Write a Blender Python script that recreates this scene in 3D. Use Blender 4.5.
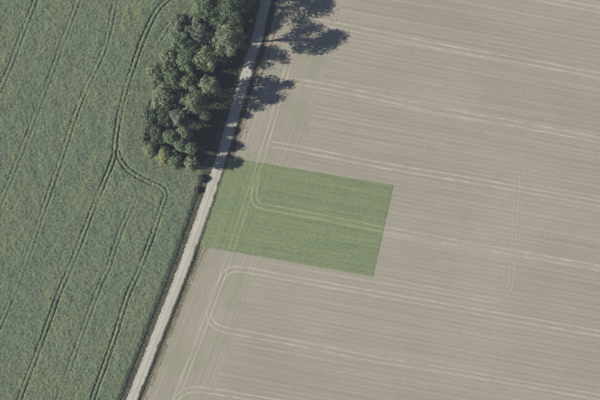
import bpy, math, random
import numpy as np
from mathutils import Vector

random.seed(7)
RNG = np.random.default_rng(11)
S = 0.4                                   # metres per photograph pixel


def W(p, z=0.0):
    """photograph pixel -> point on the flat ground (nadir aerial view)"""
    return ((p[0] - 300.0) * S, (200.0 - p[1]) * S, z)


def W2(pts):
    return np.array([W(p)[:2] for p in pts], dtype=float)


scene = bpy.context.scene
for o in list(bpy.data.objects):
    bpy.data.objects.remove(o)
COL = scene.collection

# ------------------------------------------------------------------ camera
cam_d = bpy.data.cameras.new('camera')
cam = bpy.data.objects.new('camera', cam_d)
COL.objects.link(cam)
cam.location = (0, 0, 900.0)
cam.rotation_euler = (0, 0, 0)
cam_d.sensor_width = 36.0
cam_d.lens = 36.0 * 900.0 / (600 * S)
cam_d.clip_start = 1.0
cam_d.clip_end = 12000.0
scene.camera = cam

# ------------------------------------------------------------------ light
SUN_EL = math.radians(29.0)
SHADOW_DIR = math.radians(3.0)            # shadows fall to the right, a touch upwards
to_sun = Vector((-math.cos(SHADOW_DIR) * math.cos(SUN_EL),
                 -math.sin(SHADOW_DIR) * math.cos(SUN_EL), math.sin(SUN_EL)))
world = bpy.data.worlds.new('World')
scene.world = world
world.use_nodes = True
wn = world.node_tree
wn.nodes.clear()
sky = wn.nodes.new('ShaderNodeTexSky')
sky.sky_type = 'NISHITA'
sky.sun_disc = False
sky.sun_elevation = SUN_EL
sky.air_density = 0.7
sky.dust_density = 0.3
sky.ozone_density = 3.0
sky.sun_rotation = math.atan2(to_sun.x, to_sun.y)
bg = wn.nodes.new('ShaderNodeBackground')
bg.inputs['Strength'].default_value = 0.05
wo = wn.nodes.new('ShaderNodeOutputWorld')
wn.links.new(sky.outputs[0], bg.inputs[0])
wn.links.new(bg.outputs[0], wo.inputs[0])
sun_d = bpy.data.lights.new('sun', 'SUN')
sun_d.energy = 5.0
sun_d.angle = math.radians(0.5)
sun_d.color = (1.0, 0.955, 0.865)
sun = bpy.data.objects.new('sun', sun_d)
COL.objects.link(sun)
sun.location = (-200, 0, 150)
sun.rotation_euler = to_sun.to_track_quat('Z', 'Y').to_euler()
scene.view_settings.view_transform = 'Standard'
scene.view_settings.look = 'None'
scene.view_settings.exposure = 0.74
scene.view_settings.gamma = 1.0
scene.view_settings.use_curve_mapping = False
scene.cycles.filter_width = 1.9


# ------------------------------------------------------------------ helpers
def tag(o, label, cat, group=None, kind=None):
    o['label'] = label
    o['category'] = cat
    if group:
        o['group'] = group
    if kind:
        o['kind'] = kind
    return o


def mesh_obj(name, V, F, mat, parent=None, tint=None, smooth=False):
    """F: list of (M,k) int arrays (k = 3 or 4)"""
    V = np.asarray(V, dtype=np.float32)
    Fs = [np.asarray(f, dtype=np.int32) for f in (F if isinstance(F, list) else [F]) if len(f)]
    me = bpy.data.meshes.new(name)
    me.vertices.add(len(V))
    me.vertices.foreach_set('co', V.ravel())
    nl = sum(f.size for f in Fs)
    nf = sum(len(f) for f in Fs)
    me.loops.add(nl)
    me.loops.foreach_set('vertex_index', np.concatenate([f.ravel() for f in Fs]))
    me.polygons.add(nf)
    tot = np.concatenate([np.full(len(f), f.shape[1], np.int32) for f in Fs])
    start = np.concatenate([[0], np.cumsum(tot)[:-1]]).astype(np.int32)
    me.polygons.foreach_set('loop_start', start)
    me.polygons.foreach_set('loop_total', tot)
    if smooth:
        me.polygons.foreach_set('use_smooth', np.ones(nf, dtype=bool))
    me.update(calc_edges=True)
    me.validate()
    if tint is not None:
        a = me.attributes.new('tint', 'FLOAT', 'FACE')
        a.data.foreach_set('value', np.asarray(tint, dtype=np.float32))
    me.materials.append(mat)
    o = bpy.data.objects.new(name, me)
    COL.objects.link(o)
    if parent:
        o.parent = parent
    return o


def smooth_line(pts, step=1.5):
    """Catmull-Rom through world points, resampled"""
    P = np.asarray(pts, dtype=float)
    Q = np.vstack([2 * P[0] - P[1], P, 2 * P[-1] - P[-2]])
    out = []
    for i in range(1, len(Q) - 2):
        p0, p1, p2, p3 = Q[i - 1], Q[i], Q[i + 1], Q[i + 2]
        n = max(2, int(np.linalg.norm(p2 - p1) / step))
        t = np.linspace(0, 1, n, endpoint=False)[:, None]
        out.append(0.5 * (2 * p1 + (p2 - p0) * t + (2 * p0 - 5 * p1 + 4 * p2 - p3) * t ** 2
                          + (3 * p1 - p0 - 3 * p2 + p3) * t ** 3))
    out.append(P[-1:])
    return np.vstack(out)


def normals(P):
    T = np.gradient(P, axis=0)
    T /= np.linalg.norm(T, axis=1)[:, None] + 1e-9
    return np.stack([T[:, 1], -T[:, 0]], 1)          # to the right of travel


def ribbon_geo(P, prof, zfun=None, wob=0.0, base=0):
    """strip along P; prof = [(offset to the right, z)...]"""
    N = normals(P)
    n, k = len(P), len(prof)
    V = np.zeros((n, k, 3))
    for j, (d, z) in enumerate(prof):
        dd = d + (RNG.normal(0, wob, n) if wob else 0)
        V[:, j, :2] = P + N * np.reshape(dd * np.ones(n), (-1, 1))
        V[:, j, 2] = z if zfun is None else zfun(P, d, z)
    idx = np.arange(n * k).reshape(n, k) + base
    F = np.stack([idx[:-1, :-1], idx[1:, :-1], idx[1:, 1:], idx[:-1, 1:]], -1).reshape(-1, 4)
    return V.reshape(-1, 3), F[:, ::-1]


def dist_to(P, line):
    A, B = line[:-1], line[1:]
    D = B - A
    L = (D ** 2).sum(1) + 1e-9
    out = np.full(len(P), 1e9)
    for s in range(0, len(P), 40000):
        p = P[s:s + 40000]
        t = ((p[:, None, :] - A) * D).sum(2) / L
        t = np.clip(t, 0, 1)
        q = A + D * t[..., None]
        out[s:s + 40000] = np.sqrt(((p[:, None, :] - q) ** 2).sum(2)).min(1)
    return out


def inside(P, poly):
    x, y = P[:, 0], P[:, 1]
    r = np.zeros(len(P), bool)
    n = len(poly)
    for i in range(n):
        x1, y1 = poly[i]
        x2, y2 = poly[(i + 1) % n]
        c = ((y1 > y) != (y2 > y)) & (x < (x2 - x1) * (y - y1) / (y2 - y1 + 1e-12) + x1)
        r ^= c
    return r


def vnoise(P, scale, seed=0):
    """cheap smooth value noise on 2-D points, 0..1"""
    r = np.random.default_rng(seed)
    T = r.random((256, 256))
    q = P / scale + 1000.0
    i = np.floor(q).astype(int)
    f = q - i
    f = f * f * (3 - 2 * f)
    a, b = i[:, 0] % 256, i[:, 1] % 256
    a1, b1 = (a + 1) % 256, (b + 1) % 256
    return ((T[a, b] * (1 - f[:, 0]) + T[a1, b] * f[:, 0]) * (1 - f[:, 1])
            + (T[a, b1] * (1 - f[:, 0]) + T[a1, b1] * f[:, 0]) * f[:, 1])


def blades(P, K, length, width, elev, rng=RNG):
    """rhombic leaves springing from the points P: (verts, quads)"""
    n = len(P) * K
    B = np.repeat(P, K, axis=0) + np.concatenate([rng.normal(0, 0.05, (n, 2)), np.zeros((n, 1))], 1)
    az = rng.uniform(0, 2 * np.pi, n)
    el = rng.uniform(elev[0], elev[1], n)
    L = rng.uniform(length[0], length[1], n)
    w = L * width * rng.uniform(0.7, 1.3, n)
    d = np.stack([np.cos(az) * np.cos(el), np.sin(az) * np.cos(el), np.sin(el)], 1)
    s = np.stack([-np.sin(az), np.cos(az), np.zeros(n)], 1)
    mid = B + d * (L * 0.55)[:, None] + np.array([0, 0, 1]) * (L * 0.10)[:, None]
    V = np.stack([B, mid + s * w[:, None], B + d * L[:, None], mid - s * w[:, None]], 1).reshape(-1, 3)
    F = np.arange(n * 4).reshape(n, 4)
    return V, F


def tube(pts, rad, sides=7, base=0):
    pts = np.asarray(pts, float)
    n = len(pts)
    T = np.gradient(pts, axis=0)
    T /= np.linalg.norm(T, axis=1)[:, None] + 1e-9
    up = np.where(np.abs(T[:, 2:3]) > 0.9, np.array([[1.0, 0, 0]]), np.array([[0, 0, 1.0]]))
    A = np.cross(T, up)
    A /= np.linalg.norm(A, axis=1)[:, None] + 1e-9
    Bn = np.cross(T, A)
    th = np.linspace(0, 2 * np.pi, sides, endpoint=False)
    V = pts[:, None, :] + (A[:, None, :] * np.cos(th)[None, :, None]
                           + Bn[:, None, :] * np.sin(th)[None, :, None]) * np.asarray(rad)[:, None, None]
    idx = np.arange(n * sides).reshape(n, sides) + base
    nx = np.roll(idx, -1, axis=1)
    F = np.stack([idx[:-1], nx[:-1], nx[1:], idx[1:]], -1).reshape(-1, 4)
    return V.reshape(-1, 3), F


# ------------------------------------------------------------------ materials
class Mat:
    def __init__(self, name, rough=0.9, spec=0.2):
        self.m = bpy.data.materials.new(name)
        self.m.use_nodes = True
        self.t = self.m.node_tree
        self.b = self.t.nodes['Principled BSDF']
        self.b.inputs['Roughness'].default_value = rough
        self.b.inputs['Specular IOR Level'].default_value = spec
        self.co = self.t.nodes.new('ShaderNodeNewGeometry').outputs['Position']

    def n(self, t, **kw):
        x = self.t.nodes.new(t)
        for k, v in kw.items():
            setattr(x, k, v)
        return x

    def L(self, a, b):
        self.t.links.new(a, b)

    def mapped(self, rot, sc):
        m = self.n('ShaderNodeMapping')
        # rotate world so that local x runs along the rows, then squeeze
        r = self.n('ShaderNodeVectorRotate', rotation_type='Z_AXIS')
        r.inputs['Angle'].default_value = -rot
        self.L(self.co, r.inputs['Vector'])
        m.inputs['Scale'].default_value = sc
        self.L(r.outputs[0], m.inputs['Vector'])
        return m.outputs[0]

    def noise(self, scale, detail=3.0, vec=None, rough=0.55):
        x = self.n('ShaderNodeTexNoise')
        x.inputs['Scale'].default_value = scale
        x.inputs['Detail'].default_value = detail
        x.inputs['Roughness'].default_value = rough
        self.L(vec if vec is not None else self.co, x.inputs['Vector'])
        return x.outputs['Fac']

    def ramp(self, fac, lo, hi):
        x = self.n('ShaderNodeMapRange')
        x.inputs['From Min'].default_value = lo
        x.inputs['From Max'].default_value = hi
        self.L(fac, x.inputs['Value'])
        return x.outputs[0]

    def mix(self, fac, a, b, mode='MIX'):
        x = self.n('ShaderNodeMix', data_type='RGBA', blend_type=mode)
        if isinstance(fac, (int, float)):
            x.inputs[0].default_value = fac
        else:
            self.L(fac, x.inputs[0])
        for v, s in ((a, 6), (b, 7)):
            if isinstance(v, tuple):
                x.inputs[s].default_value = (*v, 1)
            else:
                self.L(v, x.inputs[s])
        return x.outputs[2]

    def mul(self, fac, k):
        x = self.n('ShaderNodeMath', operation='MULTIPLY')
        self.L(fac, x.inputs[0])
        x.inputs[1].default_value = k
        return x.outputs[0]

    def tint(self):
        a = self.n('ShaderNodeAttribute', attribute_name='tint')
        return a.outputs['Fac']

    def bump(self, h, strength, dist):
        x = self.n('ShaderNodeBump')
        x.inputs['Strength'].default_value = strength
        x.inputs['Distance'].default_value = dist
        self.L(h, x.inputs['Height'])
        self.L(x.outputs[0], self.b.inputs['Normal'])

    def out(self, col):
        self.L(col, self.b.inputs['Base Color'])
        return self.m


ROW = math.radians(-10.4)                  # drill rows of the pale field
ROAD = math.radians(69.5)                  # rows parallel to the track


def soil_mat(name, rot, weeds):
    M = Mat(name)
    big = M.ramp(M.noise(0.018, 4), 0.35, 0.68)
    c = M.mix(big, (0.270, 0.245, 0.191), (0.345, 0.315, 0.246))
    st = M.ramp(M.noise(1.0, 2.5, M.mapped(rot, (0.010, 0.50, 1))), 0.36, 0.64)
    c = M.mix(M.mul(st, 0.62), c, (0.368, 0.333, 0.270))
    st2 = M.ramp(M.noise(1.0, 2, M.mapped(rot, (0.012, 1.15, 1))), 0.40, 0.60)
    c = M.mix(M.mul(st2, 0.30), c, (0.215, 0.195, 0.156))
    wv = M.n('ShaderNodeTexWave', wave_type='BANDS', bands_direction='Y', wave_profile='SIN')
    wv.inputs['Scale'].default_value = 0.165 if not weeds else 0.20
    wv.inputs['Distortion'].default_value = 2.2
    wv.inputs['Detail'].default_value = 2.0
    wv.inputs['Detail Scale'].default_value = 3.0
    M.L(M.mapped(rot, (0.05, 1, 1)), wv.inputs['Vector'])
    c = M.mix(M.mul(M.ramp(wv.outputs['Fac'], 0.1, 0.9), 0.30), c, (0.215, 0.195, 0.155))
    bl = M.ramp(M.noise(0.16, 5, rough=0.65), 0.56, 0.8)
    c = M.mix(M.mul(bl, 0.6), c, (0.238, 0.222, 0.178))
    fine = M.noise(1.3, 5, rough=0.75)
    c = M.mix(M.mul(M.ramp(fine, 0.34, 0.70), 0.38), c, (0.215, 0.196, 0.152))
    if weeds:
        w = M.ramp(M.noise(0.05, 4, rough=0.6), 0.44, 0.66)
        c = M.mix(M.mul(w, 0.55), c, (0.20, 0.225, 0.135))
        w = M.ramp(M.noise(0.09, 4, M.mapped(rot, (0.2, 1.3, 1))), 0.5, 0.7)
        c = M.mix(M.mul(w, 0.3), c, (0.335, 0.262, 0.215))
    M.bump(M.noise(3.0, 3, M.mapped(rot, (0.2, 1.0, 1)), 0.55), 0.35, 0.10)
    return M.out(c)


M_field = soil_mat('pale_stubble_soil', ROW, False)
M_headland = soil_mat('headland_soil', ROAD, True)


def simple(name, a, b, scale, c=None, rough=0.9, bump=0.3, tint=False, rot=None, sc=(1, 1, 1), dist=0.05):
    M = Mat(name, rough)
    v = M.mapped(rot, sc) if rot is not None else None
    f = M.ramp(M.noise(scale, 5, v, 0.65), 0.32, 0.68)
    col = M.mix(f, a, b)
    if c:
        g = M.ramp(M.noise(scale * 3.3, 4, v, 0.65), 0.5, 0.72)
        col = M.mix(M.mul(g, 0.7), col, c)
    if tint:
        t = M.tint()
        lo = M.n('ShaderNodeMapRange')
        lo.inputs['To Min'].default_value = 0.62
        lo.inputs['To Max'].default_value = 1.38
        M.L(t, lo.inputs['Value'])
        mm = M.n('ShaderNodeVectorMath', operation='SCALE')
        M.L(col, mm.inputs[0])
        M.L(lo.outputs[0], mm.inputs['Scale'])
        col = mm.outputs[0]
    if bump:
        M.bump(M.noise(scale * 9, 4), bump, dist)
    return M.out(col)


def leaf(name, a, b, scale, c=None, trans=0.25, rot=None, sc=(1, 1, 1)):
    """two-sided foliage with some light passing through; tint = leaf to leaf variation"""
    m = simple(name, a, b, scale, c, rough=0.75, bump=0, tint=True, rot=rot, sc=sc)
    t = m.node_tree
    p = t.nodes['Principled BSDF']
    src = p.inputs['Base Color'].links[0].from_socket
    tr = t.nodes.new('ShaderNodeBsdfTranslucent')
    t.links.new(src, tr.inputs['Color'])
    mx = t.nodes.new('ShaderNodeMixShader')
    mx.inputs[0].default_value = trans
    t.links.new(p.outputs[0], mx.inputs[1])
    t.links.new(tr.outputs[0], mx.inputs[2])
    t.links.new(mx.outputs[0], t.nodes['Material Output'].inputs['Surface'])
    return m


M_track_soil = simple('packed_wheel_soil', (0.336, 0.305, 0.243), (0.393, 0.359, 0.289), 0.25, (0.304, 0.275, 0.219), bump=0.3)
M_track_green = simple('overlay_green_wheel_soil', (0.217, 0.259, 0.144), (0.253, 0.292, 0.169), 0.25, (0.199, 0.244, 0.132), bump=0.3)  # wheel soil with the drawn green overlay put into its colour
M_track_faint = simple('faint_wheel_soil', (0.318, 0.291, 0.233), (0.366, 0.336, 0.271), 0.25, (0.294, 0.267, 0.214), bump=0.3)
M_road = simple('pale_gravel', (0.345, 0.330, 0.275), (0.420, 0.402, 0.340), 0.35, (0.300, 0.290, 0.232), bump=0.5,
                rot=ROAD, sc=(0.25, 1.6, 1))
M_verge = simple('dark_verge_soil', (0.130, 0.129, 0.091), (0.195, 0.187, 0.130), 0.5, (0.111, 0.119, 0.078), bump=0.6)
M_crop_soil = simple('crop_soil', (0.100, 0.122, 0.078), (0.122, 0.140, 0.086), 0.05, bump=0.4)
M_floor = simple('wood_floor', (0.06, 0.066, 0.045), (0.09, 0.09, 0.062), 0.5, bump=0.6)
M_plot = simple('overlay_green_soil', (0.176, 0.218, 0.112), (0.216, 0.254, 0.138), 0.16, (0.167, 0.209, 0.106), bump=0.3,
                rot=ROW, sc=(0.12, 2.2, 1))  # bare soil with the drawn green overlay put into its colour
M_ground = simple('far_ground', (0.16, 0.165, 0.11), (0.24, 0.22, 0.165), 0.006)
M_canopy = simple('crop_canopy', (0.111, 0.142, 0.092), (0.131, 0.161, 0.092), 0.045, (0.151, 0.172, 0.082),
                  bump=0.9, rot=ROAD, sc=(0.35, 1.1, 1), dist=0.2)
M_crop = leaf('crop_leaf', (0.118, 0.151, 0.098), (0.138, 0.171, 0.098), 0.045, (0.160, 0.182, 0.086),
              rot=ROAD, sc=(0.35, 1.1, 1))
M_grass = leaf('verge_grass', (0.137, 0.152, 0.091), (0.195, 0.187, 0.117), 0.35, (0.221, 0.191, 0.137))
M_under = leaf('undergrowth_leaf', (0.065, 0.090, 0.048), (0.095, 0.118, 0.060), 0.25)
M_straw = leaf('straw', (0.33, 0.295, 0.225), (0.42, 0.385, 0.30), 0.2, trans=0.1)
M_weed = leaf('rusty_weed', (0.36, 0.25, 0.15), (0.40, 0.30, 0.195), 0.4, (0.34, 0.265, 0.18))
M_overlay_shoots = leaf('overlay_shoots', (0.173, 0.227, 0.109), (0.211, 0.263, 0.131), 0.16, (0.167, 0.218, 0.103),
               rot=ROW, sc=(0.12, 2.2, 1))  # colour of the made-up shoots, taken from the drawn green overlay
M_bark = simple('bark', (0.06, 0.05, 0.038), (0.11, 0.095, 0.075), 2.0, bump=0.8)
M_conc = simple('pale_concrete', (0.80, 0.80, 0.79), (0.86, 0.86, 0.85), 1.5, bump=0.2)
M_iron = simple('grey_iron', (0.10, 0.10, 0.10), (0.16, 0.155, 0.15), 3.0, rough=0.6, bump=0.2)
LEAF = {
    'mid': leaf('leaf_mid_green', (0.121, 0.171, 0.099), (0.173, 0.227, 0.125), 0.35),
    'bright': leaf('leaf_bright_green', (0.157, 0.208, 0.118), (0.225, 0.268, 0.154), 0.35),
    'yellow': leaf('leaf_yellow_green', (0.207, 0.241, 0.118), (0.267, 0.288, 0.151), 0.35),
    'olive': leaf('leaf_olive', (0.136, 0.162, 0.090), (0.178, 0.200, 0.114), 0.35),
    'dark': leaf('leaf_dark_green', (0.087, 0.121, 0.079), (0.117, 0.153, 0.096), 0.35),
    'grey': leaf('leaf_grey_green', (0.135, 0.163, 0.115), (0.179, 0.206, 0.140), 0.35),
    'brown': leaf('leaf_brown', (0.111, 0.117, 0.087), (0.154, 0.151, 0.116), 0.6),
}

# ------------------------------------------------------------------ lines measured on the photograph
road_px = [(266, 0), (256.5, 40), (250, 60), (244.5, 80), (235.3, 110), (229.3, 130), (220.8, 158),
           (210.5, 190), (191, 246), (178.5, 280), (155, 340), (131.5, 400)]
rd = W2(road_px)
d0 = (rd[0] - rd[1]); d0 /= np.linalg.norm(d0)
d1 = (rd[-1] - rd[-2]); d1 /= np.linalg.norm(d1)
road_near = smooth_line(np.vstack([rd[0] + d0 * 60, rd[0] + d0 * 25, rd, rd[-1] + d1 * 25, rd[-1] + d1 * 60]), 0.8)
ROADL = np.vstack([road_near[0] + d0 * 3200, road_near[0] + d0 * 600, road_near[0] + d0 * 60, road_near,
                   road_near[-1] + d1 * 60, road_near[-1] + d1 * 600, road_near[-1] + d1 * 3200])
# the line runs from top to bottom: "right of travel" is the photograph's left, so right-hand things are negative
RN = normals(ROADL)


def road_off(d):
    """the track's line shifted d metres to the photograph's right"""
    return ROADL - RN * d


def road_x(y, d=0.0):
    L = road_off(d)
    return np.interp(y, L[::-1, 1], L[::-1, 0])


PLOT = W2([(228.5, 157.5), (393.5, 185.3), (373, 276.5), (200, 246)])
WOOD_PX = [(262, -40), (254, 0), (247, 40), (238, 72), (227, 105), (219, 128), (211, 152), (202, 165), (185, 168), (165, 164),
           (153, 154), (146, 145), (146, 130), (147, 108), (154, 90), (160, 68), (172, 46), (184, 26), (202, 6),
           (210, -40)]
WOOD = W2(WOOD_PX)

# ------------------------------------------------------------------ setting
g = 4200.0
o = mesh_obj('ground', [(-g, -g, -0.9), (g, -g, -0.9), (g, g, -0.9), (-g, g, -0.9)], np.array([[0, 1, 2, 3]]), M_ground)
tag(o, 'wide farmland ground stretching beyond the fields', 'ground', kind='structure')

EDGE_R = road_off(4.5)                     # field side of the ditch
EDGE_L = road_off(-4.2)                    # crop side of the left verge


def sheet_between(name, A, B, z, mat, label, cat):
    n = len(A)
    V = np.zeros((2 * n, 3))
    V[:n, :2] = A
    V[n:, :2] = B
    V[:, 2] = z
    i = np.arange(n - 1)
    F = np.stack([i, i + 1, n + i + 1, n + i], 1)
    o = mesh_obj(name, V, F, mat)
    return tag(o, label, cat, kind='structure')


head_px = [(309, -4), (290, 60), (284.6, 78), (272.5, 120), (261, 160), (245, 208), (229.4, 255), (217.4, 290), (198.7, 340),
           (175.5, 400)]
hl = W2(head_px)
hd0 = hl[0] - hl[1]; hd0 /= np.linalg.norm(hd0)
hd1 = hl[-1] - hl[-2]; hd1 /= np.linalg.norm(hd1)
HEAD = smooth_line(np.vstack([hl[0] + hd0 * 60, hl, hl[-1] + hd1 * 60]), 1.5)
_w = RNG.normal(0, 1.1, len(ROADL) // 2 + 2)
HEADEDGE = EDGE_R + np.array([26.0, 0.0])
HEADEDGE[3:-3, 0] += np.repeat(_w, 2)[3:len(ROADL) - 3]
o = sheet_between('headland', EDGE_R, HEADEDGE, 0.0, M_headland,
                  'pale headland strip of the bare field running beside the track', 'field')
FAR = HEADEDGE.copy()
FAR[:, 0] = 3800
sheet_between('bare_field', HEADEDGE, FAR, 0.0, M_field,
              'large pale grey-brown bare field with fine drill rows', 'field')
FARL = EDGE_L.copy()
FARL[:, 0] = -3800
sheet_between('crop_field', FARL, EDGE_L, 0.0, M_crop_soil,
              'soil of the green crop field left of the track', 'field')


# track, verge and ditch, one cross-section
def plot_mask(P):
    """1 where the ditch is filled in, along the green plot"""
    y = P[:, 1]
    a = W((0, 160))[1]
    b = W((0, 244))[1]
    return np.clip((a + 2.5 - y) / 5, 0, 1) * np.clip((y - b + 2.5) / 5, 0, 1)


def ditch_z(P, d, z):
    return np.where(z < 0, z * (1 - 0.93 * plot_mask(P)), z)


prof = [(-4.5, 0.0), (-4.0, -0.16), (-3.5, -0.42), (-3.05, -0.46), (-2.65, -0.22), (-2.3, -0.02), (-1.9, 0.03)]
V, F = ribbon_geo(ROADL, prof, ditch_z)
o = mesh_obj('ditch', V, F, M_verge, smooth=True)
tag(o, 'narrow dark grassy ditch between the gravel track and the bare field', 'ditch', kind='structure')
prof = [(1.9, 0.03), (2.4, 0.03), (3.2, 0.0), (4.2, 0.0)]
V, F = ribbon_geo(ROADL, prof)
o = mesh_obj('verge', V, F, M_verge, smooth=True)
tag(o, 'dark brown grass verge between the gravel track and the green crop', 'verge', kind='structure')
prof = [(-2.12, 0.02), (-1.9, 0.07), (-1.25, 0.075), (-0.85, 0.05), (-0.45, 0.095), (0.0, 0.115), (0.45, 0.095), (0.85, 0.05),
        (1.25, 0.075), (1.9, 0.07), (2.12, 0.02)]
V, F = ribbon_geo(ROADL, prof, wob=0.0)
edge = (np.abs(V[:, 2] - 0.02) < 1e-6)
V[edge, :2] += RNG.normal(0, 0.17, (edge.sum(), 2))
o = mesh_obj('track', V, F, M_road, smooth=True)
tag(o, 'straight pale gravel farm track with two worn wheel lanes', 'track', kind='structure')

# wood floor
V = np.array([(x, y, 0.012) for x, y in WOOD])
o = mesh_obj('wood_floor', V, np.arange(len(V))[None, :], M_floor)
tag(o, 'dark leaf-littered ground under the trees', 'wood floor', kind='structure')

# added sheet imitating a green overlay drawn over the bare field
V = np.array([(x, y, 0.045) for x, y in PLOT])
o = mesh_obj('plot', V[::-1], np.array([[0, 1, 2, 3]]), M_plot)
tag(o, 'four-sided added sheet imitating a drawn green overlay, beside the gravel track', 'plot', kind='structure')

# wheel tracks in the bare field
TRACKS = [
    ('wide pair of pale wheel tracks running along the headland beside the gravel track', [], 1),
    ('pale wheel track pair cutting the top right corner of the bare field',
     [(440, -21), (500, -9.5), (552, 0.5), (592, 8), (680, 25)], 1),
    ('pale wheel track pair above the treetop shadows, topmost crossing the whole bare field',
     [(300, 17.5), (313, 20.5), (345, 27), (400, 38.5), (456, 49.5), (520, 60.5), (592, 74), (680, 91)], 1),
    ('pale wheel track pair meeting the headland at the tip of the lowest long tree shadow',
     [(288, 79.5), (320, 85.5), (370, 95.5), (432, 108.5), (520, 124.5), (592, 138), (680, 155)], 1),
    ('pale wheel track pair just above the upper edge of the green plot',
     [(270, 144), (288, 146.5), (360, 161), (412, 170.5), (452, 177), (520, 189), (592, 202), (680, 218)], 1),
    ('wheel track pair running through the middle of the green plot',
     [(257, 178), (254.2, 192), (255, 201), (261, 206), (280, 209.5), (330, 219), (384, 229.5), (452, 242), (520, 254), (592, 267),
      (680, 283)], 1),
    ('pale wheel track pair just below the lower edge of the green plot',
     [(215.5, 296), (221, 281), (227.5, 272), (238, 269.2), (260, 272.5), (320, 283.5), (360, 291), (420, 301.5), (480, 312),
      (592, 332), (680, 348)], 1),
    ('pale wheel track pair curving off the headland in the lower half, second below the plot',
     [(214.5, 298), (209.5, 311), (210.5, 320), (216, 326.3), (225, 329.8), (240, 332.8), (300, 344), (360, 356), (420, 366.5), (480, 376.5), (592, 396),
      (680, 412)], 1),
    ('pale wheel track pair at the bottom edge leaving the headland',
     [(169, 417), (174, 404), (180, 395.5), (188, 390.8), (198, 389.6), (210, 391), (252, 398), (340, 414), (480, 439)], 1),
    ('faint hook-shaped wheel track pair crossing the rows on the right',
     [(518.5, 166), (516.5, 200), (514, 250), (511.5, 281), (507.5, 293), (500, 299), (490, 299.5), (440, 290.5), (400, 283.3),
      (378, 279)], 0),
]
rut_lines = []
for k, (lab, pts, strong) in enumerate(TRACKS):
    P = HEAD if k == 0 else smooth_line(W2(pts), 0.7)
    rut_lines.append(P)
    gauge = 1.02 if strong else 0.85
    w = 0.17 if strong else 0.13
    z0 = np.where(inside(P, PLOT), 0.052, 0.014) + 0.0025 * k
    n = len(P)
    N = normals(P)
    quads = {0: [], 1: []}
    allV = []
    for s in (-1, 1):
        wig = np.interp(np.arange(n), np.arange(0, n + 8, 8), RNG.normal(0, 0.06, len(np.arange(0, n + 8, 8))))
        # broken edge: each station has its own width
        ww = w * (1 + 0.28 * np.interp(np.arange(n), np.arange(0, n + 3, 3), RNG.normal(0, 1, len(np.arange(0, n + 3, 3)))))
        ww *= np.clip(0.45 + 1.0 * vnoise(P, 6.0, 40 + k), 0.5, 1.25)
        ww = np.clip(ww, 0.05, 0.36)
        ww *= np.clip(np.minimum(np.arange(n), n - 1 - np.arange(n)) / 4.0, 0.02, 1)
        rows = []
        for f, z in ((-1.5, -0.012), (-1.0, 0.008), (-0.45, 0.0), (0.45, 0.0), (1.0, 0.008), (1.5, -0.012)):
            q = P + N * (s * gauge + wig + f * ww)[:, None]
            rows.append(np.concatenate([q, (z0 + z * (1.0 if strong else 0.4))[:, None]], 1))
        V = np.stack(rows, 1)
        idx = np.arange(n * 6).reshape(n, 6) + (0 if s < 0 else n * 6)
        F = np.stack([idx[:-1, :-1], idx[1:, :-1], idx[1:, 1:], idx[:-1, 1:]], -1)[..., ::-1]
        ins = inside((P[:-1] + P[1:]) / 2 + N[:-1] * (s * gauge), PLOT)
        quads[0].append(F[~ins].reshape(-1, 4))
        quads[1].append(F[ins].reshape(-1, 4))
        allV.append(V.reshape(-1, 3))
    V = np.vstack(allV)
    for green in (0, 1):
        F = np.vstack(quads[green])
        if not len(F):
            continue
        u, inv = np.unique(F, return_inverse=True)
        m = M_track_green if green else (M_track_soil if strong else M_track_faint)
        o = mesh_obj('wheel_track', V[u], inv.reshape(-1, 4), m, smooth=True)
        lb = lab if not green else ('wheel tracks coloured by the drawn green overlay across the plot, parallel to the gravel track' if k == 0 else
                                    'hooked wheel tracks coloured by the drawn green overlay, running down the length of the plot')
        if k == 5 and not green:
            lb = 'pale wheel track pair running on to the right from the side of the green plot'
        tag(o, lb, 'wheel track', 'wheel tracks of the bare field', kind='structure')

# ------------------------------------------------------------------ green crop left of the track
LEFT_TRACKS = [
    ([(46, -30), (36, 0), (22, 36), (10, 68), (-8, 110), (-30, 170)], 0.75),
    ([(84, -20), (76, 8), (62, 46), (48, 84), (35, 118), (22, 152), (8, 186), (-20, 250)], 0.42),
    ([(124, -25), (116, 0), (105, 48), (80, 104), (62, 158), (40, 222), (22, 274), (8, 308), (-20, 370)], 0.5),
    ([(190, -18), (168, 0), (157, 11), (147, 31), (140, 48), (128, 84), (120.5, 112), (116, 140), (114, 158), (102, 188), (86, 228),
      (73, 262), (60, 292), (44, 336), (22, 394), (10, 425)], 0.85),
    ([(118, 152), (121, 160), (129, 170), (144, 179), (158, 185), (165, 191), (165.5, 198), (162, 208), (151, 240), (138, 274),
      (128, 296), (114, 340), (94, 396), (82, 428)], 0.85),
    ([(138, 192), (120, 234), (108, 270), (100, 286), (80, 340), (60, 396), (48, 428)], 0.5),
    ([(205, -4), (196, 4), (184, 13), (168, 27), (160, 40)], 0.4),
]
cell = 0.3
ys = np.arange(-106, 106, cell)
ncol = 470
ex = road_x(ys, -4.1)
X = ex[:, None] - np.arange(ncol)[None, :] * cell
Y = np.repeat(ys[:, None], ncol, 1)
P = np.stack([X.ravel(), Y.ravel()], 1)
P += RNG.normal(0, 0.05, P.shape)
keepv = (P[:, 0] > -150)
h = 0.62 + 0.22 * vnoise(P, 3.0, 1) + 0.20 * vnoise(P, 0.8, 2) + RNG.normal(0, 0.05, len(P))
dwood = dist_to(P, np.vstack([WOOD, WOOD[:1]]))
inw = inside(P, WOOD)
dwood = np.where(inw, 0, dwood)
h *= np.clip(0.35 + dwood / 14.0, 0.35, 1)            # weedy, shorter margin by the wood
gap = np.ones(len(P))
LT = []
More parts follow.
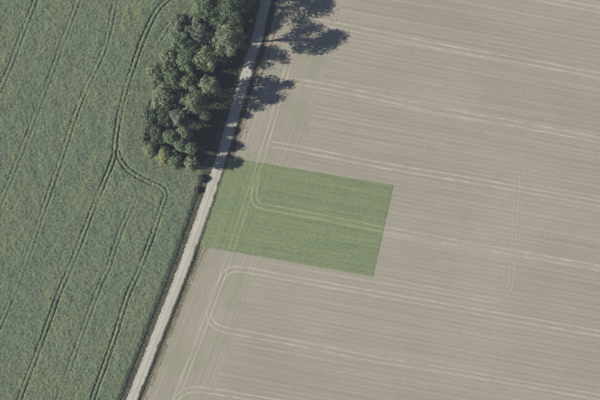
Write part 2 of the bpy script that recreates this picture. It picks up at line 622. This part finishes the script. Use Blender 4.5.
for pts, gg in LEFT_TRACKS:
    L = smooth_line(W2(pts), 2.0)
    LT.append(L)
    d = dist_to(P, L)
    jit = RNG.normal(0, 0.10, len(P))
    r = np.abs(d + jit - 0.88)
    cut = np.clip((r - 0.10) / 0.26, 0, 1)
    cut = 1 - (1 - cut) * gg * 0.88 * np.clip(0.25 + 1.0 * vnoise(P, 9.0, 5), 0, 1) * np.clip(dist_to(P, np.vstack([L[:1], L[:1] + 0.01])) / 12.0 + (gg > 0.5), 0, 1)
    gap = np.minimum(gap, cut)
h *= 0.06 + 0.94 * gap
h *= np.clip(0.3 + (np.arange(len(P)) % ncol) * cell / 2.6, 0, 1)      # thinner towards the verge
h = np.maximum(h, 0.03)
VZ = np.concatenate([P, h[:, None]], 1)
first = (np.arange(len(P)) % ncol) == 0
VZ[first, 2] = 0.02
idx = np.arange(len(P)).reshape(len(ys), ncol)
F = np.stack([idx[:-1, :-1], idx[:-1, 1:], idx[1:, 1:], idx[1:, :-1]], -1).reshape(-1, 4)
ok = keepv[F].all(1) & ~inw[F].any(1)
F = F[ok]
used = np.zeros(len(P), bool)
used[F.ravel()] = True
remap = np.cumsum(used) - 1
o = mesh_obj('green_crop', VZ[used], remap[F][:, ::-1], M_canopy, smooth=False)
tag(o, 'dense green crop canopy with dark wheel lanes, left of the track', 'crop', kind='stuff')
# loose leaves standing out of the canopy
pick = np.where(used & (gap > 0.75))[0]
pick = RNG.choice(pick, 45000, replace=False)
PB = VZ[pick].copy()
PB[:, 2] -= 0.06
V, F = blades(PB, 3, (0.25, 0.5), 0.2, (0.1, 1.0))
o = mesh_obj('crop_leaves', V, F, M_crop, tint=RNG.uniform(0.25, 0.75, len(F)))
tag(o, 'loose upper leaves of the green crop left of the track', 'crop', kind='stuff')

# ------------------------------------------------------------------ trees
TRUNKS = 0


def make_tree(px, py, rpx, H, kind, label, shape='round', lowest=None, name='deciduous_tree', group='trees of the wood beside the track'):
    R = rpx * S * 1.27
    rng = np.random.default_rng(int(px * 31 + py * 17) % 100000)
    root = bpy.data.objects.new(name, None)
    root.empty_display_size = 0.5
    COL.objects.link(root)
    root.location = W((px, py), 0.0)
    tag(root, label, 'tree' if H > 3.2 else 'shrub', group)
    z_lo = H * (0.16 if H < 9 else 0.22)
    if lowest:
        z_lo = H * lowest
    zc = (z_lo + H) * 0.5 + H * 0.03
    az = (H - z_lo) * 0.5
    big = R > 3.6
    nl = int(18 + R * 4.2)
    lobes = []
    ga = math.pi * (3 - math.sqrt(5))
    ph = rng.uniform(0, 6.28)
    for i in range(nl):
        t = (i + 0.5) / nl
        ct = 1 - 1.75 * t                              # from the top down to the lower skirt
        st = math.sqrt(max(0, 1 - ct * ct))
        a = ph + i * ga + rng.normal(0, 0.3)
        taper = 1.0
        if shape == 'cone':
            taper = 1.08 - 0.5 * max(0, ct + 0.3)
        rr = rng.uniform(0.52, 0.86) * taper
        c = np.array([math.cos(a) * st * R * rr, math.sin(a) * st * R * rr, zc + ct * az * rng.uniform(0.70, 0.92)])
        lr = R * rng.uniform(0.24, 0.40) * (1 if big else 1.25)
        lr = min(lr, 2.3)
        if rng.random() < (0.34 if H > 17 else 0.10):
            continue
        lobes.append((c, lr))
    lobes.append((np.array([rng.normal(0, 0.12) * R, rng.normal(0, 0.12) * R, H - R * 0.28]), R * 0.26))
    # crown: leaf sprays on the shell of every lobe
    Cs, Ns = [], []
    card = 0.25 if not big else 0.30
    for c, lr in lobes:
        nleaf = int(np.clip(6.4 * lr * lr / (card * card) * 0.9, 80, 640))
        if H > 17:
            nleaf = int(nleaf * 0.62)
        d = rng.normal(0, 1, (nleaf, 3))
        d /= np.linalg.norm(d, axis=1)[:, None]
        sq = 1 + 0.35 * np.sin(3.1 * d[:, 0] + c[0]) * np.sin(2.7 * d[:, 1] + c[1])
        rad = lr * rng.uniform(0.62, 1.12, nleaf) * sq
        Cs.append(c + d * rad[:, None] * np.array([1, 1, 0.82]))
        Ns.append(d)
    C = np.vstack(Cs)
    Nn = np.vstack(Ns)
    # a thinner filling inside, so the crown is not hollow
    nin = int(len(C) * (0.12 if H < 17 else 0.05))
    q = rng.normal(0, 0.38, (nin, 3)) * np.array([R, R, az]) + np.array([0, 0, zc])
    C = np.vstack([C, q])
    Nn = np.vstack([Nn, rng.normal(0, 1, (nin, 3))])
    keep = C[:, 2] > 0.25
    C, Nn = C[keep], Nn[keep]
    Nn = Nn + rng.normal(0, 0.28, Nn.shape) + np.array([0, 0, 0.35])
    Nn /= np.linalg.norm(Nn, axis=1)[:, None] + 1e-9
    r3 = rng.normal(0, 1, Nn.shape)
    U = np.cross(Nn, r3)
    U /= np.linalg.norm(U, axis=1)[:, None] + 1e-9
    Vv = np.cross(Nn, U)
    sz = card * rng.uniform(0.6, 1.35, len(C))
    a = U * sz[:, None]
    b = Vv * (sz * rng.uniform(0.5, 0.8, len(C)))[:, None]
    dip = Nn * (sz * 0.25)[:, None]
    QV = np.stack([C - a - dip, C - b * 0.9 + a * 0.1, C + a - dip, C + b * 1.1 - a * 0.1], 1).reshape(-1, 3)
    QF = np.arange(len(C) * 4).reshape(-1, 4)
    mesh_obj('crown', QV, QF, LEAF[kind], root, tint=np.repeat(rng.uniform(0.4, 0.6, len(C)), 1) + rng.uniform(-0.18, 0.18, len(C)))
    # trunk with limbs
    tr = max(0.06, H * 0.017)
    pts = [(0, 0, -0.15), (0, 0, 0.25), (rng.normal(0, .1), rng.normal(0, .1), H * .3), (rng.normal(0, .2), rng.normal(0, .2), H * .6),
           (rng.normal(0, .25), rng.normal(0, .25), H * .9)]
    V, F = tube(pts, [tr * 1.5, tr * 1.1, tr * .85, tr * .5, tr * .12], 8)
    TV, TF = [V], [F]
    nb = len(V)
    for c, lr in rng.permutation(np.array(lobes, dtype=object))[:min(len(lobes), 12 if big else 7)]:
        z1 = min(c[2] * 0.55, H * 0.7)
        s0 = np.array([0, 0, z1])
        m = (s0 + c) * 0.5 + np.array([0, 0, 0.06 * H])
        V, F = tube([s0, m, c], [tr * .42, tr * .25, tr * .08], 5, nb)
        TV.append(V); TF.append(F); nb += len(V)
    mesh_obj('trunk', np.vstack(TV), np.vstack(TF), M_bark, root, smooth=True)
    return root


TREES = [
    # px, py, crown radius px, height m, leaf, shape, label
    (230, 43, 13.5, 25, 'bright', 'cone', 'tall broad bright green tree beside the track, casting the longest pointed shadow'),
    (235, 10, 14, 21, 'dark', 'round', 'dark green broad tree overhanging the track at the top edge'),
    (247, -11, 13, 21, 'mid', 'round', 'tree cut off by the top edge right beside the track'),
    (226, -13, 13, 18, 'mid', 'round', 'tree mostly outside the top edge, set back from the track'),
    (207, 10, 11, 14, 'mid', 'round', 'mid green tree at the top left end of the wood'),
    (200, 33, 11, 14.5, 'grey', 'round', 'grey green rounded tree standing high above a dark gap, left of the tall bright tree'),
    (182, 41, 10, 15, 'mid', 'round', 'mid green tree on the field edge left of the grey green one'),
    (181, 23, 7, 11, 'grey', 'round', 'small grey green tree at the upper field edge of the wood'),
    (216, 23, 9, 11.5, 'mid', 'round', 'small green tree squeezed between the dark top tree and the tall bright one'),
    (208, 60, 9.5, 18, 'bright', 'round', 'bright green tree just below the tall broad tree'),
    (188, 61, 9, 13, 'mid', 'round', 'mid green tree in the middle of the wood below the grey green tree'),
    (170, 60, 8, 11, 'bright', 'round', 'light green tree on the field edge halfway up the wood'),
    (156, 74, 8, 9, 'bright', 'round', 'light green low tree bulging farthest into the crop field'),
    (211, 88, 9.5, 18.5, 'bright', 'cone', 'bright green tree beside the track below the lit spot of gravel'),
    (190, 82, 8, 10, 'mid', 'round', 'mid green tree beside a black gap in the middle of the wood'),
    (164, 97, 10, 11, 'bright', 'round', 'wide light green tree on the field edge above the dark thicket'),
    (223, 55, 6, 11, 'mid', 'round', 'small green tree half hidden in shade right below the tall broad tree, by the track'),
    (205, 117, 5, 10, 'mid', 'round', 'small tree in deep shade right below the olive tree'),
    (194, 47, 7, 12, 'mid', 'round', 'small mid green tree in the gap left of the tall broad tree'),
    (173, 76, 8, 10, 'mid', 'round', 'mid green tree filling the middle of the field side of the wood'),
    (221, 28, 7, 13, 'mid', 'round', 'small green tree touching the upper side of the tall broad tree'),
    (196, 102, 11.5, 18.5, 'olive', 'cone', 'olive broad tree above the wide shadow on the track'),
    (178, 98, 6, 9, 'dark', 'round', 'small dark green tree left of the olive tree'),
    (152, 118, 8, 6, 'dark', 'round', 'low dark thicket tree at the field edge left of the wood'),
    (165, 117, 8, 6.5, 'dark', 'round', 'low dark tree in the hollow between the light green and the round small trees'),
    (181, 119, 7, 13, 'grey', 'round', 'small round grey green tree below the olive tree'),
    (145, 137, 4, 5, 'grey', 'round', 'pale little tree sticking out alone at the field edge'),
    (151, 151, 5, 6, 'bright', 'round', 'pale green little tree at the lower left corner of the wood'),
    (157, 135, 6, 5, 'dark', 'round', 'low dark shrub-like tree between the pale little trees and the round ones'),
    (172, 137, 5.5, 11, 'mid', 'round', 'small round green tree left of a pair of little trees in the lower wood'),
    (186, 133, 5.5, 12, 'bright', 'round', 'little bright tree, upper one at the shadowed inner edge of the lower wood'),
    (182, 145, 5.5, 11.5, 'mid', 'round', 'little green tree in the centre of the lower wood'),
    (191, 148, 5.5, 11.5, 'bright', 'round', 'little bright tree nearest the track in the lower wood'),
    (166, 157, 7, 8, 'yellow', 'cone', 'yellow green pointed tree at the bottom of the wood'),
    (177, 161, 6.5, 8.5, 'mid', 'round', 'mid green small tree between the yellow green one and the lowest tree'),
    (193, 164, 6, 11, 'bright', 'round', 'round light green tree at the lowest corner, its shadow crossing the track'),
]
for t in TREES:
    make_tree(t[0], t[1], t[2], t[3], t[4], t[6], t[5], 0.45 if t[3] == 25 else None)
make_tree(200, 179, 3.2, 2.0, 'brown', 'brown shrub on the verge just below the lowest tree', name='shrub', group='brown verge shrubs')
make_tree(196, 190, 2.6, 1.6, 'brown', 'smaller brown shrub farther down the left verge', name='shrub', group='brown verge shrubs')

# undergrowth in the wood
bb = WOOD.min(0), WOOD.max(0)
Q = RNG.uniform(bb[0], bb[1], (26000, 2))
Q = Q[inside(Q, WOOD)]
hh = 0.9 * vnoise(Q, 2.5, 9) ** 2
V, F = blades(np.concatenate([Q, hh[:, None]], 1), 2, (0.3, 0.75), 0.28, (0.1, 1.0))
o = mesh_obj('undergrowth', V, F, M_under, tint=RNG.random(len(F)))
tag(o, 'dark low undergrowth covering the floor of the wood', 'undergrowth', kind='stuff')

# ------------------------------------------------------------------ grasses, straw, weeds
near = ROADL[(np.abs(ROADL[:, 1]) < 110)]
nn = normals(near)


def along_road(n, lo, hi):
    t = RNG.uniform(0, len(near) - 1.001, n)
    i = t.astype(int)
    f = (t - i)[:, None]
    d = RNG.uniform(lo, hi, n)
    p = near[i] * (1 - f) + near[i + 1] * f - nn[i] * d[:, None]
    return p, d


p, d = along_road(15000, -4.3, -2.05)
z = np.full(len(p), 0.0)
V1, F1 = blades(np.concatenate([p, z[:, None]], 1), 2, (0.2, 0.5), 0.14, (0.4, 1.3))
p, d = along_road(15000, 2.05, 4.4)
pm = plot_mask(p)
z = np.interp(d, [1.9, 2.3, 2.65, 3.05, 3.5, 4.0, 4.5], [0.03, -.02, -.22, -.46, -.42, -.16, 0]) * (1 - pm)
keep = ~inside(p, PLOT)
V2, F2 = blades(np.concatenate([p, z[:, None]], 1)[keep], 2, (0.2, 0.5), 0.14, (0.4, 1.3))
o = mesh_obj('verge_grass', np.vstack([V1, V2]), np.vstack([F1, F2 + len(V1)]), M_grass, tint=RNG.random(len(F1) + len(F2)))
tag(o, 'dry dark grass along both edges of the gravel track and in the ditch', 'grass', kind='stuff')

# straw lying on the bare field
Q = np.stack([RNG.uniform(-75, 128, 110000), RNG.uniform(-86, 86, 110000)], 1)
Q = Q[(Q[:, 0] > road_x(Q[:, 1], 4.7))]
Q = Q[~inside(Q, PLOT)]
dens = vnoise(Q @ np.array([[math.cos(ROW), -math.sin(ROW)], [math.sin(ROW), math.cos(ROW)]]) * np.array([0.06, 1.0]), 1.1, 21)
Q = Q[RNG.random(len(Q)) < dens]
keep = np.ones(len(Q), bool)
for L in rut_lines:
    d = dist_to(Q, L[::2])
    keep &= ~(np.abs(d - 1.0) < 0.42)
Q = Q[keep]
V, F = blades(np.concatenate([Q, np.full((len(Q), 1), 0.01)], 1), 2, (0.10, 0.28), 0.14, (0.0, 0.25))
o = mesh_obj('straw_litter', V, F, M_straw, tint=RNG.random(len(F)))
tag(o, 'short straw stubble scattered over the bare field', 'stubble', kind='stuff')

# rusty weeds along the field margin
wl = smooth_line(W2([(294, -30), (285, 0), (273, 38), (261, 76), (248.5, 113), (242.5, 130), (236, 150), (233, 157)]), 0.5)
wl2 = smooth_line(W2([(206.5, 247), (196, 270), (180, 310), (163.5, 353.5), (150, 389), (138, 420)]), 0.5)
pts = []
for L, spread, n in ((wl, 0.10, 1900), (wl2, 0.22, 1500)):
    t = RNG.uniform(0, len(L) - 1.001, n)
    i = t.astype(int)
    f = (t - i)[:, None]
    q = L[i] * (1 - f) + L[i + 1] * f
    q = q + normals(L)[i] * RNG.normal(0, spread, n)[:, None]
    q = q[vnoise(q, 4.0, 31) > 0.25]
    pts.append(q)
Q = np.vstack(pts)
V, F = blades(np.concatenate([Q, np.full((len(Q), 1), 0.01)], 1), 3, (0.12, 0.32), 0.25, (0.05, 0.5))
o = mesh_obj('rusty_weeds', V, F, M_weed, tint=RNG.random(len(F)))
tag(o, 'thin line of rust coloured weeds along the field margin', 'weeds', kind='stuff')

# made-up green shoots in rows, imitating the overlay drawn over the plot
c0, c1 = PLOT.min(0), PLOT.max(0)
Q = RNG.uniform(c0, c1, (85000, 2))
rv = np.array([-math.sin(ROW), math.cos(ROW)])
ru = np.array([math.cos(ROW), math.sin(ROW)])
u, v = Q @ ru, Q @ rv
v = np.round(v / 0.4) * 0.4 + RNG.normal(0, 0.09, len(v))
Q = u[:, None] * ru + v[:, None] * rv
Q = Q[inside(Q, PLOT) & (Q[:, 0] > road_x(Q[:, 1], 2.5))]
keep = np.ones(len(Q), bool)
for L in rut_lines:
    d = dist_to(Q, L[::2])
    keep &= ~((np.abs(d - 1.02) < 0.36) & (RNG.random(len(Q)) < 0.72))
Q = Q[keep]
V, F = blades(np.concatenate([Q, np.full((len(Q), 1), 0.05)], 1), 3, (0.09, 0.19), 0.30, (0.0, 0.10))
o = mesh_obj('overlay_shoots', V, F, M_overlay_shoots, tint=RNG.random(len(F)))
rr = np.random.default_rng(5).normal(0, 1, 400)                # tone of the made-up shoots differs from row to row
qv = np.where(Q[:, 0] < road_x(Q[:, 1], 21.0), (Q[:, 0] - road_x(Q[:, 1])) * 0.93, Q @ rv)
row_tone = 0.16 * np.sin(2 * np.pi * qv / 1.9) + 0.13 * rr[(np.round(qv / 0.95).astype(int)) % 400] + 0.16 * (vnoise(Q, 14.0, 77) - 0.5)
o.data.attributes['tint'].data.foreach_set('value', (np.repeat(np.clip(0.5 + row_tone, 0.1, 0.9), 3) + RNG.uniform(-0.04, 0.04, len(F))).astype(np.float32))
tag(o, 'made-up low green shoots in fine rows, imitating the drawn overlay of the plot', 'crop', kind='stuff')

# ------------------------------------------------------------------ white marker at the field margin
root = bpy.data.objects.new('drain_shaft', None)
COL.objects.link(root)
root.location = W((256.3, 88.6), 0)
tag(root, 'small bright white round shaft head at the field margin among tree shadows', 'marker')


def lathe(name, prof, mat, parent, seg=28):
    th = np.linspace(0, 2 * np.pi, seg, endpoint=False)
    V = np.concatenate([np.stack([np.cos(th) * r, np.sin(th) * r, np.full(seg, z)], 1) for r, z in prof])
    idx = np.arange(len(prof) * seg).reshape(len(prof), seg)
    nx = np.roll(idx, -1, 1)
    F = np.stack([idx[:-1], nx[:-1], nx[1:], idx[1:]], -1).reshape(-1, 4)
    return mesh_obj(name, V, F, mat, parent)


lathe('ring', [(0.46, -0.1), (0.46, 0.50), (0.44, 0.53), (0.38, 0.53), (0.36, 0.50), (0.36, 0.40)], M_conc, root)
lid = lathe('lid', [(0.0, 0.575), (0.20, 0.572), (0.58, 0.56), (0.62, 0.555), (0.62, 0.535), (0.0, 0.534)], M_conc, root)
for s in (-1, 1):
    V, F = tube([(0.2 * s, -0.07, 0.57), (0.2 * s, -0.07, 0.62), (0.2 * s, 0.07, 0.62), (0.2 * s, 0.07, 0.57)], [0.012] * 4, 6)
    mesh_obj('handle', V, F, M_iron, lid)

# ------------------------------------------------------------------ haze: the thin air between the aircraft and the ground
hb = 4300.0
zb, zt = -1.9, 912.0
V = [(x, y, z) for z in (zb, zt) for x, y in ((-hb, -hb), (hb, -hb), (hb, hb), (-hb, hb))]
F = np.array([[3, 2, 1, 0], [4, 5, 6, 7], [0, 1, 5, 4], [1, 2, 6, 5], [2, 3, 7, 6], [3, 0, 4, 7]])
M_haze = bpy.data.materials.new('thin_haze')
M_haze.use_nodes = True
ht = M_haze.node_tree
ht.nodes.clear()
vol = ht.nodes.new('ShaderNodeVolumePrincipled')
vol.inputs['Color'].default_value = (0.72, 0.78, 1.0, 1)
vol.inputs['Density'].default_value = 0.00005
ho = ht.nodes.new('ShaderNodeOutputMaterial')
ht.links.new(vol.outputs[0], ho.inputs['Volume'])
o = mesh_obj('haze', V, F, M_haze)
tag(o, 'thin pale air haze between the viewer and the fields', 'haze', kind='stuff')
